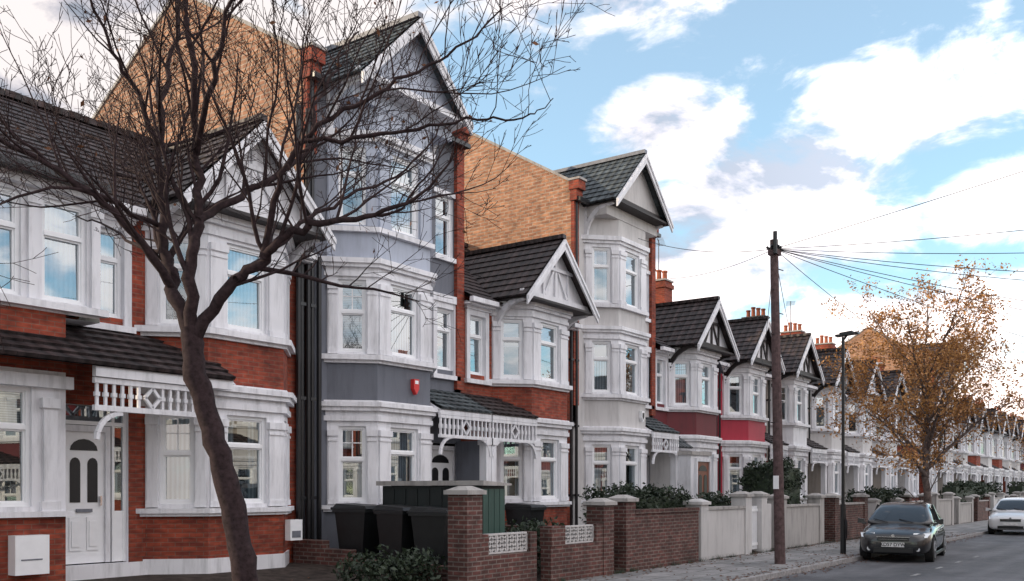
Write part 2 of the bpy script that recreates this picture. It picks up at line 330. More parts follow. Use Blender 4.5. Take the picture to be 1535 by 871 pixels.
def house(name,X0,c,wall,band,gm='white',loft=False,roofm='roof',gstyle='white',upper='paleclad',door='upvc',enclosed=False,
          wz='white',porch_on=True,firewalls=(False,False),W=4.8,pierz=(4.0,4.0),sidelight=False):
    h=B(name,(X0,14,0)); zb=.3
    hb,hf,p=1.5,.8,.7
    zt=9.7 if loft else 6.25
    left=c<2.47
    xa,xb=(c+hb,W) if left else (0,c-hb)
    strips=[(0,c-hb),(c+hb,W)]
    for (a,b) in strips:
        if b-a<.02: continue
        w=Wall(h,(a,0),(b,0)); isdoor=(abs(a-xa)<.01)
        if isdoor and b-a>.8:
            m=(b-a)/2
            if enclosed: w.face(wall,zb,3.5)
            elif sidelight:
                w.face(wall,zb,3.5,[(.01,1.1,.52,3.0,'door')]); frontdoor(h,.41,.54,door,0,.34)
                h.box('upvc',.86,.9,.07,.13,.54,2.95); h.box('upvc',1.05,1.1,.07,.13,.54,2.95); h.box('upvc',.9,1.05,.08,.12,.54,1.35); h.box('upvc',.02,1.05,.065,.125,2.7,2.76)
                h.f('glass',[(.9,.1,1.35),(1.05,.1,1.35),(1.05,.1,2.7),(.9,.1,2.7)])
                h.f('glass',[(.02,.1,2.76),(1.08,.1,2.76),(1.08,.1,2.99),(.02,.1,2.99)])
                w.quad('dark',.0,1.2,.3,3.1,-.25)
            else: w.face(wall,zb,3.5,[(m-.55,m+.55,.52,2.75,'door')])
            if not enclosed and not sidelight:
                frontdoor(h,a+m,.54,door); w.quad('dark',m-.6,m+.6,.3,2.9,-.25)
            ww=.3
            w.face(wall,3.5,6.25,[(m-ww,m+ww,4.42,5.82,'wt')])
            w.obox('white',m-ww-.13,m-ww,4.3,5.95,-.0,.05); w.obox('white',m+ww,m+ww+.13,4.3,5.95,-.0,.05)
            w.obox('white',m-ww-.18,m+ww+.18,5.95,6.12,0,.09); w.obox('white',m-ww-.18,m+ww+.18,4.2,4.3,0,.1)
            w.obox('white',m-ww,m+ww,5.82,5.95,0,.04)
            if loft:
                w.face(wall,6.25,zt,[(m-ww,m+ww,7.0,8.4,'wt')]); w.obox('white',m-ww-.1,m+ww+.1,6.9,7.0,0,.08); w.obox('white',m-ww-.1,m+ww+.1,8.4,8.5,0,.05)
        else: w.face(wall,zb,zt)
    poly=baypoly(c,0,p,hb,hf)
    faces=[Wall(h,poly[i],poly[i+1]) for i in range(3)]
    def ops(i,z0,z1):
        L=faces[i].L; k=random.choice(['wt','wg','wt'])
        return [(L/2-.27,L/2+.27,z0,z1,k)] if i!=1 else [(L/2-.42,L/2+.42,z0,z1,k)]
    def windowband(z0,z1,zone0,zone1,zm):
        for i,w in enumerate(faces):
            o=ops(i,z0,z1); w.face(zm,zone0,zone1,o)
            a0,a1=o[0][0],o[0][1]
            for (u,v) in ((.03,a0-.03),(a1+.03,w.L-.03)):
                w.obox(zm,u,v,zone0+.02,z1-.16,-.01,.04)
                w.obox(zm,u-.02,v+.02,z1-.2,z1-.08,-.01,.075); w.obox(zm,u-.01,v+.01,z1-.3,z1-.26,-.01,.06)
                w.obox(zm,u-.01,v+.01,zone0+.02,zone0+.12,-.01,.06)
    G=lambda o,z0,z1,m='white':h.prism(m,baypoly(c,o,p,hb,hf),z0,z1)
    for w in faces: w.face(band if wall!='redbrick' else 'redbrick',zb,1.3)
    G(.03,zb,.55,'white' if wall=='redbrick' else wall)
    G(.12,1.3,1.38); G(.07,1.25,1.302)
    windowband(1.45,2.95,1.38,3.05,wz)
    G(.06,3.05,3.15); G(.03,3.15,3.25); G(.12,3.25,3.33); G(.17,3.33,3.42); G(.06,3.42,3.46)
    for w in faces: w.face(band,3.46,4.24)
    G(.06,4.2,4.26); G(.14,4.26,4.36)
    windowband(4.42,5.86,4.36,5.92,wz)
    G(.05,5.92,6.0); G(.02,6.0,6.1); G(.1,6.1,6.17); G(.15,6.17,6.27)
    if loft:
        for w in faces: w.face(upper,6.27,6.8)
        G(.1,6.8,6.9)
        windowband(6.95,8.5,6.9,8.6,wz if wall!='grey' else upper)
        G(.06,8.6,8.68); G(.12,8.68,8.8)
        h.prism(upper,baypoly(c,-.002,p,hb,hf),8.8,9.6)
        gable(h,c,9.75,11.3,1.55,roofm,gstyle,9,.6,2.6,gm)
        h.box(upper,c-1.5,c+1.5,-.72,0,9.3,9.6)
        h.tiles(roofm,(0,-.2,9.68),(W,-.2,9.68),(W,4,12.2),(0,4,12.2),14); h.tiles(roofm,(0,8.2,9.68),(W,8.2,9.68),(W,4,12.2),(0,4,12.2),4)
        h.box('black',0,c-1.7,-.3,-.2,9.58,9.68); h.box('black',c+1.7,W,-.3,-.2,9.58,9.68)
        zt2=9.6
    else:
        gable(h,c,6.42,7.95,1.5,roofm,gstyle,9,.55,2.55,gm)
        h.prism('white',baypoly(c,-.002,p,hb,hf),6.27,6.4)
        h.tiles(roofm,(0,-.28,6.18),(W,-.28,6.18),(W,3.7,8.85),(0,3.7,8.85),17); h.tiles(roofm,(0,7.8,6.18),(W,7.8,6.18),(W,3.7,8.85),(0,3.7,8.85),4)
        n=16
        for i in range(n):
            x=W*i/n; zz=8.9+(.012 if i%2 else 0); h.bar(roofm,(x+.01,3.7,zz),(x+W/n-.01,3.7,zz),.22,.12)
        for a,b in [(0,c-1.7),(c+1.7,W)]:
            if b-a>.1: h.box('white',a,b,-.38,-.27,6.06,6.17); h.box('white',a,b,-.26,-.0,6.02,6.05)
        zt2=6.2
    h.f(wall if not loft else 'stock',[(W,7.9,0),(0,7.9,0),(0,7.9,zt2),(W,7.9,zt2)])
    for i,x in enumerate((.0,W)):
        if firewalls[i]:
            x0,x1=(x+.005,x+.24) if i==0 else (x-.24,x-.005)
            h.yz('stock',[(.0,3.5),(8.2,3.5),(8.2,9.95),(4.0,12.5),(.0,10.12)],x0,x1)
            for (ya,za,yb,zc) in ((-.06,10.12,4.02,12.55),(8.26,9.95,3.98,12.55)):
                h.bar('conc',((x0+x1)/2,ya,za),((x0+x1)/2,yb,zc),.3,.07)
            h.box('redbrick',x0-.01,x1+.01,-.1,.0,pierz[i],9.6); h.box('redbrick',x0-.04,x1+.04,-.2,.02,9.6,9.9); h.box('redbrick',x0-.06,x1+.06,-.28,.04,9.9,10.15)
            h.box('conc',x0-.08,x1+.08,-.32,.06,10.15,10.21)
    if porch_on and not enclosed:
        porch(h,c+hf+.08 if left else .02,xb-.02 if left else c-hf-.08,3.95,roofm)
        px=W-.1 if left else .1
        h.box('white',px-.09,px+.09,-.9,-.7,.3,2.85); h.box('white',px-.12,px+.12,-.93,-.67,2.7,2.85)
        h.box('white',px-.11,px+.11,-.92,-.68,.3,.6)
        h.box('oldbrick',xa+.1,xb-.1,-.9,-.02,.25,.42)
        h.box('redbrick' if wall=='redbrick' else wall,px-.08,px+.08,-.7,0,.3,2.8)
    if enclosed:
        h.box('white',xa-.1,xb+.25,-1.35,-.02,.3,2.75)
        h.box('conc',xa-.16,xb+.3,-1.42,0,2.75,2.86)
        frontdoor(h,(xa+xb)/2+.2,.5,'brown_door',-1.5)
        h.tiles('slate',(xa,-.9,3.0),(xb,-.9,3.0),(xb,0,3.7),(xa,0,3.7),4)
    px=.12 if left else W-.14
    h.cyl('black',(px,-.1,.3),(px,-.1,zt-.1),.045,n=8)
    for z in (1.5,3.4,5.2): h.box('black',px-.07,px+.07,-.15,0,z,z+.06)
    return h

def chimney(h,x,y=2.3,w=.62,dp=1.0,z0=7.2,z1=9.3,mat='redbrick'):
    h.box(mat,x-w/2,x+w/2,y-dp/2,y+dp/2,z0,z1); h.box(mat,x-w/2-.05,x+w/2+.05,y-dp/2-.05,y+dp/2+.05,z1-.25,z1-.1)
    h.box('conc',x-w/2-.04,x+w/2+.04,y-dp/2-.04,y+dp/2+.04,z1,z1+.06)
    for i in range(4):
        yy=y-dp/2+.15+i*(dp-.3)/3; hh=.3+.12*((i*7)%3)/2
        h.cyl('terra',(x,yy,z1+.06),(x,yy,z1+.06+hh),.1,.085,8); h.cyl('terra',(x,yy,z1+.04+hh),(x,yy,z1+.1+hh),.11,.11,8)
def dish(h,x,y,z):
    h.cyl('lead',(x,y,z),(x,y-.3,z+.02),.018,n=6); C=Vector((x,y-.34,z+.05)); d=Vector((.5,-.75,.35)).normalized(); u=d.orthogonal().normalized(); w=d.cross(u)
    rs=[(0,-.06),(.12,-.045),(.2,-.02),(.26,.02)]
    for (r0,d0),(r1,d1) in zip(rs,rs[1:]):
        for i in range(14):
            a=2*math.pi*i/14; b=2*math.pi*(i+1)/14
            P=lambda r,dd,t: C+d*dd+(u*math.cos(t)+w*math.sin(t))*r
            h.f('lead',[P(r0,d0,a),P(r1,d1,a),P(r1,d1,b),P(r0,d0,b)])
    h.cyl('lead',C-Vector((0,0,.22)),C+d*.3,.012,n=5)

# ---- left pair (red brick)
h=house('brick_house',7.7,2.9,'redbrick','redbrick',porch_on=False,sidelight=True)
h.tiles('roof',(-3.2,-1.15,3.5),(2.3,-1.15,3.5),(2.3,-.0,4.2),(-3.2,-.0,4.2),6,.05)
h.box('white',-.1,2.3,-1.1,-1.0,3.33,3.49); h.yz('white',[(-1.12,3.42),(0,3.42),(0,4.18)],2.3,2.34)
y=-1.03
h.box('white',-.1,1.75,y-.035,y+.035,3.24,3.32); h.box('white',-.1,1.75,y-.04,y+.04,2.84,2.92)
n=13
for i in range(n+1):
    x=-.05+1.75*i/n
    if abs(x-.85)<.15: continue
    h.box('white',x-.02,x+.02,y-.02,y+.02,2.92,3.24); h.box('white',x-.036,x+.036,y-.03,y+.03,3.05,3.11)
for (x0,z0,x1,z1) in ((.72,3.08,.85,3.23),(.85,3.23,.98,3.08),(.98,3.08,.85,2.93),(.85,2.93,.72,3.08)): h.bar('white',(x0,y,z0),(x1,y,z1),.05,.045)
pts=[(-.05+.4*(1-math.cos(t)),y,2.42+.4*math.sin(t)) for t in [i/6*math.pi/2 for i in range(7)]]
for a,b in zip(pts,pts[1:]): h.bar('white',a,b,.06,.07)
h.box('white',.0,1.42,-.06,.0,.3,.52)
h.box('upvc',3.72,4.0,-.86,-.72,.78,1.15); h.box('lead',3.76,3.96,-.866,-.861,.83,.95)
h.finish()
# left-most house
h=B('brick_house',(2.9,14,0)); W=4.8
w=Wall(h,(0,-.55),(4.55,-.55)); w2=Wall(h,(0,-.55),(5.08,-.55))
h.f('white',[(4.55,-.55,.3),(4.55,0,.3),(4.55,0,4.2),(4.55,-.55,4.2)]); h.f('white',[(5.08,-.55,4.2),(5.08,0,4.2),(5.08,0,6.2),(5.08,-.55,6.2)]); h.f('white',[(0,-.55,4.2),(0,0,4.2),(5.08,0,4.2),(5.08,-.55,4.2)])
opsF=[(a,a+.68,4.42,5.9,'wt') for a in (1.3,2.25,3.22,4.2)]
w.face('redbrick',.3,1.3); w.face('white',1.3,3.4,[(a,a+.7,1.45,3.15,'wt') for a in (.6,1.5,2.4,3.35)]); w.face('redbrick',3.4,4.25)
w2.face('white',4.25,6.0,opsF); w2.face('white',6.0,6.25)
for a in (1.2,2.12,3.08,4.06,5.0):
    w2.obox('white',a-.08,a+.06,4.4,5.9,0,.06); w2.obox('white',a-.11,a+.1,5.75,5.86,0,.09)
for a in (.5,1.4,2.3,3.22,4.3):
    w.obox('white',a-.1,a+.1,1.4,2.95,0,.06); w.obox('white',a-.14,a+.14,2.86,3.0,0,.1); w.obox('white',a-.14,a+.14,1.38,1.52,0,.08)
w2.obox('white',0,5.15,4.28,4.38,0,.14); w.obox('white',0,4.62,1.3,1.38,0,.12); w.obox('white',0,4.62,3.15,3.33,0,.1); w2.obox('white',0,5.12,5.98,6.1,0,.14)
w.obox('upvc',3.72,4.2,.5,1.05,0,.2); w.obox('lead',3.8,4.1,.7,.72,.2,.205)
h.tiles('roof',(0,-.85,6.2),(5.1,-.85,6.2),(4.8,3.7,8.85),(0,3.7,8.85),18); h.tiles('roof',(0,7.8,6.2),(W,7.8,6.2),(W,3.7,8.85),(0,3.7,8.85),4)
h.box('black',0,5.1,-.97,-.85,6.1,6.19)
for i in range(16): h.bar('roof',(W*i/16+.01,3.7,8.9+.012*(i%2)),(W*(i+1)/16-.01,3.7,8.9+.012*(i%2)),.22,.12)
chimney(h,0,2.6); h.finish()

# ---- grey loft house
h=house('grey_loft_house',12.5,2.1,'grey','grey',loft=True,roofm='slate',gstyle='plain',upper='paleclad',gm='paleclad',firewalls=(True,True),pierz=(8.2,4.0))
h.xz('alarm',[(2.28,3.98),(2.28,3.78),(2.36,3.66),(2.44,3.78),(2.44,3.98)],-.8,-.705)
h.xz('upvc',[(2.31,3.95),(2.31,3.88),(2.41,3.88),(2.41,3.95)],-.806,-.801)
for xx in (-.22,.02,.3): h.cyl('black',(xx,-.1,.3),(xx,-.1,9.0 if xx<.2 else 6.2),.05,n=8)
h.finish()
h=house('brick_house',17.3,2.7,'redbrick','redbrick',gstyle='white'); h.finish()
h=house('cream_loft_house',22.1,2.2,'cream','cream',loft=True,roofm='slate',gstyle='darktie',upper='cream',gm='cream',firewalls=(True,True)); 
h.xz('upvc',[(2.6,3.98),(2.6,3.78),(2.68,3.66),(2.76,3.78),(2.76,3.98)],-.8,-.705); h.xz('black',[(2.63,3.92),(2.63,3.8),(2.68,3.73),(2.73,3.8),(2.73,3.92)],-.806,-.801)
h.finish()
h=house('maroon_house',26.9,2.5,'maroon','maroon',gstyle='black',enclosed=True); chimney(h,4.7,z1=9.3); chimney(h,.5,2.2,z1=9.7); dish(h,4.4,0,5.9); h.finish()
h=house('red_house',31.7,2.1,'red_paint','red_paint',gstyle='black'); h.finish()
h=house('white_house',36.5,2.0,'brown_render','white',gstyle='black'); chimney(h,4.8,z1=9.4); h.finish()
pats=[('cream_house','cream','cream','black'),('brick_house','redbrick','redbrick','white'),('white_house','brown_render','cream','white'),('maroon_house','maroon','maroon','black'),('brown_loft_house','brown_render','cream','black')]
pm=[]
for nm,wl,bd,gs in pats:
    lf='loft' in nm
    hh=house(nm,0,2.1,wl,bd,gstyle=gs,loft=lf,firewalls=(lf,lf),upper='cream',roofm='roof')
    if nm in('cream_house','white_house'): chimney(hh,0,z1=9.4); dish(hh,4.3,0,6.0)
    pm.append((hh,hh.meshes()))
seq=[0,2,0,1,2,4,2,1,0,1,2,0,3,2,1,0,2,1]
for i,k in enumerate(seq):
    pm[k][0].finish(pm[k][1],loc=(41.3+4.8*i,14,-.01*i))
# the other side of the street
seq=[1,0,1,2,1,0,3,1,2,1,0,1,2,1,1,0]
for i,k in enumerate(seq):
    pm[k][0].finish(pm[k][1],loc=(-8+4.8*i,-8.4,0),rot=math.pi)

# ------------------------------------------------------------------ ground
def slab(name,mat,x0,x1,y0,y1,z,z2=None):
    b=B(name); z2=z if z2 is None else z2
    b.f(mat,[(x0,y0,z),(x1,y0,z),(x1,y1,z2),(x0,y1,z2)]); return b.one()
def asphalt():
    m,nt,b=newmat('asphalt'); p=geo(nt)
    c=mixc(nt,ramp(nt,noise(nt,p,.5,6,.75),[(.35,0),(.65,1)]),(.055,.055,.06),(.13,.13,.14)); c=mixc(nt,1,c,ramp(nt,noise(nt,p,90,2),[(.3,.6),(.7,1.4)]),'MULTIPLY')
    c=mixc(nt,1,c,ramp(nt,noise(nt,stretch(nt,p,(.12,1.6,1)),1,3),[(.35,.75),(.65,1.2)]),'MULTIPLY')
    nt.links.new(c,b.inputs['Base Color']); b.inputs['Roughness'].default_value=.7; bump(nt,b,noise(nt,p,120,2),.5,.01); return m
def paving():
    m,nt,b=newmat('paving_slabs'); p=geo(nt)
    t=N(nt,'ShaderNodeTexBrick'); nt.links.new(p,t.inputs['Vector']); t.inputs['Scale'].default_value=1
    t.inputs['Brick Width'].default_value=.9; t.inputs['Row Height'].default_value=.6; t.inputs['Mortar Size'].default_value=.012
    t.inputs['Color1'].default_value=(.32,.31,.31,1); t.inputs['Color2'].default_value=(.21,.21,.21,1); t.inputs['Mortar'].default_value=(.06,.055,.05,1)
    c=mixc(nt,1,t.outputs[0],ramp(nt,noise(nt,p,1.5,6,.75),[(.3,.5),(.7,1.15)]),'MULTIPLY')
    nt.links.new(c,b.inputs['Base Color']); b.inputs['Roughness'].default_value=.8; bump(nt,b,noise(nt,p,30,3),.3,.01); return m
M['asphalt']=asphalt(); M['paving']=paving()
M['soil']=simple('soil_and_litter',(.045,.035,.03),.95,0,.6,.2,6)
M['field']=simple('ground_far',(.07,.07,.06),.95,0,.4,.2,.5)
M['kerb']=simple('granite_kerb',(.30,.29,.29),.8,0,.3,.4,10)
M['line']=simple('road_line_paint',(.26,.26,.26),.8,0,.7,.3,7)
slab('ground','field',-600,1500,-900,900,-.16)
slab('road','asphalt',-40,400,-1.3,6.98,-.1)
slab('pavement','paving',-40,400,7.1,9.52,0)
slab('pavement','paving',-40,400,-4,-1.42,0)
slab('front_garden_ground','soil',-10,130,9.52,13.0,.02,.3)
slab('front_garden_ground','soil',-10,130,13.0,14.3,.3)
slab('front_garden_ground','soil',-30,80,-8.5,-4.0,.04)
k=B('kerb')
x=-20
while x<150:
    for y0 in (6.96,-1.42):
        k.box('kerb',x,x+.9,y0,y0+.14,-.16,.004+random.uniform(-.003,.003)); 
    x+=.915
k.one()
l=B('road_marking')
for i in range(8): l.box('line',12+i*2.2,12.6+i*2.2,4.8,4.88,-.1,-.095)
l.one()

# ------------------------------------------------------------------ front walls
def pillar(b,x,z,m='oldbrick',w=.4,y=9.5,cap='conc'):
    b.box(m,x,x+w,y,y+w,-.05,z-.12); b.box(cap,x-.05,x+w+.05,y-.05,y+w+.05,z-.12,z-.05)
    c=[(x-.03,y-.03),(x+w+.03,y-.03),(x+w+.03,y+w+.03),(x-.03,y+w+.03)]
    q=[(x+.12,y+.12),(x+w-.12,y+.12),(x+w-.12,y+w-.12),(x+.12,y+w-.12)]
    b.hexa(cap,[(a,d,z-.05) for a,d in c]+[(a,d,z+.02) for a,d in q])
def frets(b,x0,x1,z0,z1,y=9.58):
    n=max(1,round((x1-x0)/(z1-z0))); w=(x1-x0)/n
    b.box('cream',x0,x1,y,y+.1,z0-.03,z0); b.box('cream',x0,x1,y,y+.1,z1,z1+.03)
    for i in range(n):
        a=x0+i*w; c=a+w; m=(z0+z1)/2; xm=(a+c)/2
        b.box('cream',a-.015,a+.015,y,y+.1,z0,z1); 
        for p,q in (((a,z0),(c,z1)),((a,z1),(c,z0)),((a,m),(xm,z1)),((xm,z1),(c,m)),((c,m),(xm,z0)),((xm,z0),(a,m))):
            b.bar('cream',(p[0],y+.05,p[1]),(q[0],y+.05,q[1]),.08,.035)
    b.box('cream',x1-.015,x1+.015,y,y+.1,z0,z1)
b=B('garden_wall')
pillar(b,11.9,1.73)
b.box('oldbrick',12.3,13.9,9.52,9.74,-.05,.6); b.box('oldbrick',12.3,12.5,9.52,9.74,.6,.95); b.box('oldbrick',13.7,13.9,9.52,9.74,.6,.95)
frets(b,12.52,13.68,.64,.92)
b.box('oldbrick',14.35,16.2,9.52,9.74,-.05,.66); b.box('oldbrick',14.35,14.8,9.5,9.76,.66,1.02); b.box('oldbrick',15.95,16.2,9.52,9.74,.66,1.02)
frets(b,14.83,15.93,.7,.98); pillar(b,16.2,1.5)
b.yz('oldbrick',[(9.9,0),(13.9,0),(13.9,.75),(13.1,.75),(13.1,.6),(12.4,.6),(12.4,.45),(10.9,.42),(9.9,.4)],12.15,12.32)
b.box('oldbrick',16.9,17.08,9.9,13.9,0,.9)
b.one()
b=B('garden_wall')
pillar(b,17.1,1.56); b.box('oldbrick',17.5,20.6,9.52,9.74,-.05,1.18)
for i in range(42): 
    x=17.5+i*.0738; b.box('oldbrick',x,x+.066,9.49,9.77,1.182,1.27+random.uniform(-.006,.006))
b.one()
b=B('rendered_wall')
pillar(b,20.7,1.45,'cream',cap='cream'); b.box('cream',21.1,23.4,9.54,9.72,-.05,1.2); b.box('conc',21.1,23.4,9.5,9.76,1.2,1.27)
pillar(b,23.4,1.62,'cream',cap='conc'); pillar(b,24.5,1.62,'cream',cap='conc'); b.box('cream',24.9,25.3,9.54,9.72,-.05,1.3)
for i in range(8): b.box('upvc',23.83+i*.085,23.88+i*.085,9.62,9.66,.1,1.25)
b.box('upvc',23.8,24.5,9.61,9.67,.2,.27); b.box('upvc',23.8,24.5,9.61,9.67,1.1,1.17)
b.one()
far=['conc','oldbrick','cream','oldbrick','conc']
for i in range(20):
    x=26.0+4.8*i; b=B('garden_wall'); m=far[i%5]; z=random.uniform(.95,1.2)
    pillar(b,x,z+.36,m); b.box(m,x+.4,x+3.3,9.54,9.74,-.05,z); b.box('conc',x+.4,x+3.3,9.5,9.78,z,z+.06); pillar(b,x+3.3,z+.36,m)
    b.one()

# ------------------------------------------------------------------ bins + store
def bin_(x,y,rot=0,z=.28):
    b=B('wheelie_bin',(x,y,z),rot); m='binm'
    w0,w1,d0,d1=.24,.29,.26,.36
    b.hexa(m,[(-w0,-d0,.08),(w0,-d0,.08),(w0,d0,.08),(-w0,d0,.08),(-w1,-d1,.98),(w1,-d1,.98),(w1,d1,.98),(-w1,d1,.98)])
    b.box(m,-w1-.03,w1+.03,-d1-.03,d1+.03,.93,.99)
    b.hexa(m,[(-w1-.03,-d1-.06,.995),(w1+.03,-d1-.06,.995),(w1+.03,d1+.05,.995),(-w1-.03,d1+.05,.995),(-w1+.02,-d1+.02,1.05),(w1-.02,-d1+.02,1.05),(w1-.02,d1-.02,1.09),(-w1+.02,d1-.02,1.09)])
    b.cyl(m,(-w1,d1+.08,1.0),(w1,d1+.08,1.0),.018); b.box(m,-w1,-w1+.04,d1,d1+.09,.97,1.02); b.box(m,w1-.04,w1,d1,d1+.09,.97,1.02)
    for sx in(-1,1): b.cyl('black',(sx*.22,d0+.02,.1),(sx*.28,d0+.02,.1),.1,n=14)
    return b.one()
bin_(12.75,12.75,.1,.34); bin_(12.75,11.7,-.1,.32); bin_(12.8,10.9,.15,.3)
bin_(15.4,12.6,.2); bin_(16.1,12.5,-.1); bin_(18.2,12.8,0); bin_(43,11,0,.1)
b=B('bin_store')
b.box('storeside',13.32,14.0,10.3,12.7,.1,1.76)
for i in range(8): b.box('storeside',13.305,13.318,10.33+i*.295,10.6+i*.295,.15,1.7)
for i in range(4): b.box('green',13.34+i*.165,13.49+i*.165,10.285,10.298,.15,1.7)
b.hexa('conc',[(13.24,10.2,1.765),(14.08,10.2,1.765),(14.08,12.8,1.765),(13.24,12.8,1.765),(13.24,10.2,1.85),(14.08,10.2,1.8),(14.08,12.8,1.8),(13.24,12.8,1.85)])
b.one()

# ------------------------------------------------------------------ foliage
def leafmat(name,c1,c2):
    m,nt,b=newmat(name); p=geo(nt)
    nt.links.new(mixc(nt,ramp(nt,noise(nt,p,6,3),[(.35,0),(.65,1)]),c1,c2),b.inputs['Base Color']); b.inputs['Roughness'].default_value=.6
    return m
M['hedge']=leafmat('hedge_leaves',(.009,.018,.010),(.030,.050,.022))
M['bleaf']=leafmat('autumn_leaves',(.52,.26,.07),(.32,.15,.055))
def leafquad(b,mat,p,s):
    n=Vector((random.gauss(0,1),random.gauss(0,1),random.gauss(0,1))).normalized(); u=n.orthogonal().normalized(); w=n.cross(u)
    a=random.uniform(0,6.28); uu=u*math.cos(a)+w*math.sin(a); ww=n.cross(uu)
    b.f(mat,[p-uu*s,p-ww*s*.5,p+uu*s,p+ww*s*.5])
def hedge(name,x0,x1,y0,y1,z0,z1,n,s=.05,core=True):
    b=B(name)
    nb=int((x1-x0)*3)+2
    blobs=[(random.uniform(x0,x1),random.uniform(y0,y1),random.uniform(.35,1)) for _ in range(nb*3)]
    if core: b.box('hedge',x0+.12,x1-.12,y0+.12,y1-.12,z0,z1-.3)
    for i in range(n):
        bx,by,bh=random.choice(blobs); zz=z0+(z1-z0)*(bh**.4)
        d=Vector((random.gauss(0,1),random.gauss(0,1),random.gauss(0,1))).normalized()
        r=random.uniform(.6,1.15)
        p=Vector((bx,by,(zz-.25)))+Vector((d.x*.32,d.y*.28,d.z*.3 if d.z>0 else d.z*(zz-z0)))*r
        leafquad(b,'hedge',p,random.uniform(.6,1.3)*s)
    return b.one()
hedge('hedge',17.6,21.4,9.95,10.7,.3,1.82,9000)
hedge('hedge',22.0,25.2,10.1,10.8,.3,1.62,5000)
hedge('shrub',27.2,29.4,10.0,11.3,.2,2.65,8000,.06)
hedge('shrub',14.6,15.8,10.2,10.9,.1,1.1,2200,.05,False)
hedge('shrub',10.6,12.0,10.2,11.0,.1,.7,2600,.05,False)
hedge('hedge',36,41,9.9,10.7,.2,1.75,5000,.07)
hedge('hedge',52,64,9.9,10.8,.2,2.1,5000,.1)
hedge('hedge',74,90,9.9,11,.2,2.2,4000,.14)
b=B('fallen_leaves')
M['dleaf']=simple('dead_leaf',(.16,.07,.035),.8,0,.5,.3,30)
for i in range(2600):
    x=random.uniform(6,40); y=random.choice([random.gauss(7.15,.12),random.gauss(6.8,.15),random.gauss(9.35,.15),random.uniform(7.1,9.5),random.uniform(9.6,12)])
    z=(.006 if 7.1<y<9.52 else (-.094 if y<6.97 else (.02+.08*(y-9.52) if y>9.52 else .012)))+.008
    a=random.uniform(0,6.28); s=random.uniform(.02,.05); ca,sa=math.cos(a)*s,math.sin(a)*s
    b.f('dleaf',[(x-ca,y-sa,z),(x+sa*.6,y-ca*.6,z+.01),(x+ca,y+sa,z),(x-sa*.6,y+ca*.6,z+.012)])
b.one()
# weeds along the foot of the walls
b=B('weeds')
for i in range(90):
    cx=random.uniform(13,40); cy=9.47
    for j in range(14):
        a=random.uniform(0,6.28); L=random.uniform(.04,.14); q=Vector((cx+random.gauss(0,.05),cy+random.gauss(0,.02),.0)); tip=q+Vector((math.cos(a)*L*.5,math.sin(a)*L*.4,L))
        b.f('hedge',[q-Vector((.008,0,0)),q+Vector((.008,0,0)),tip])
b.one()

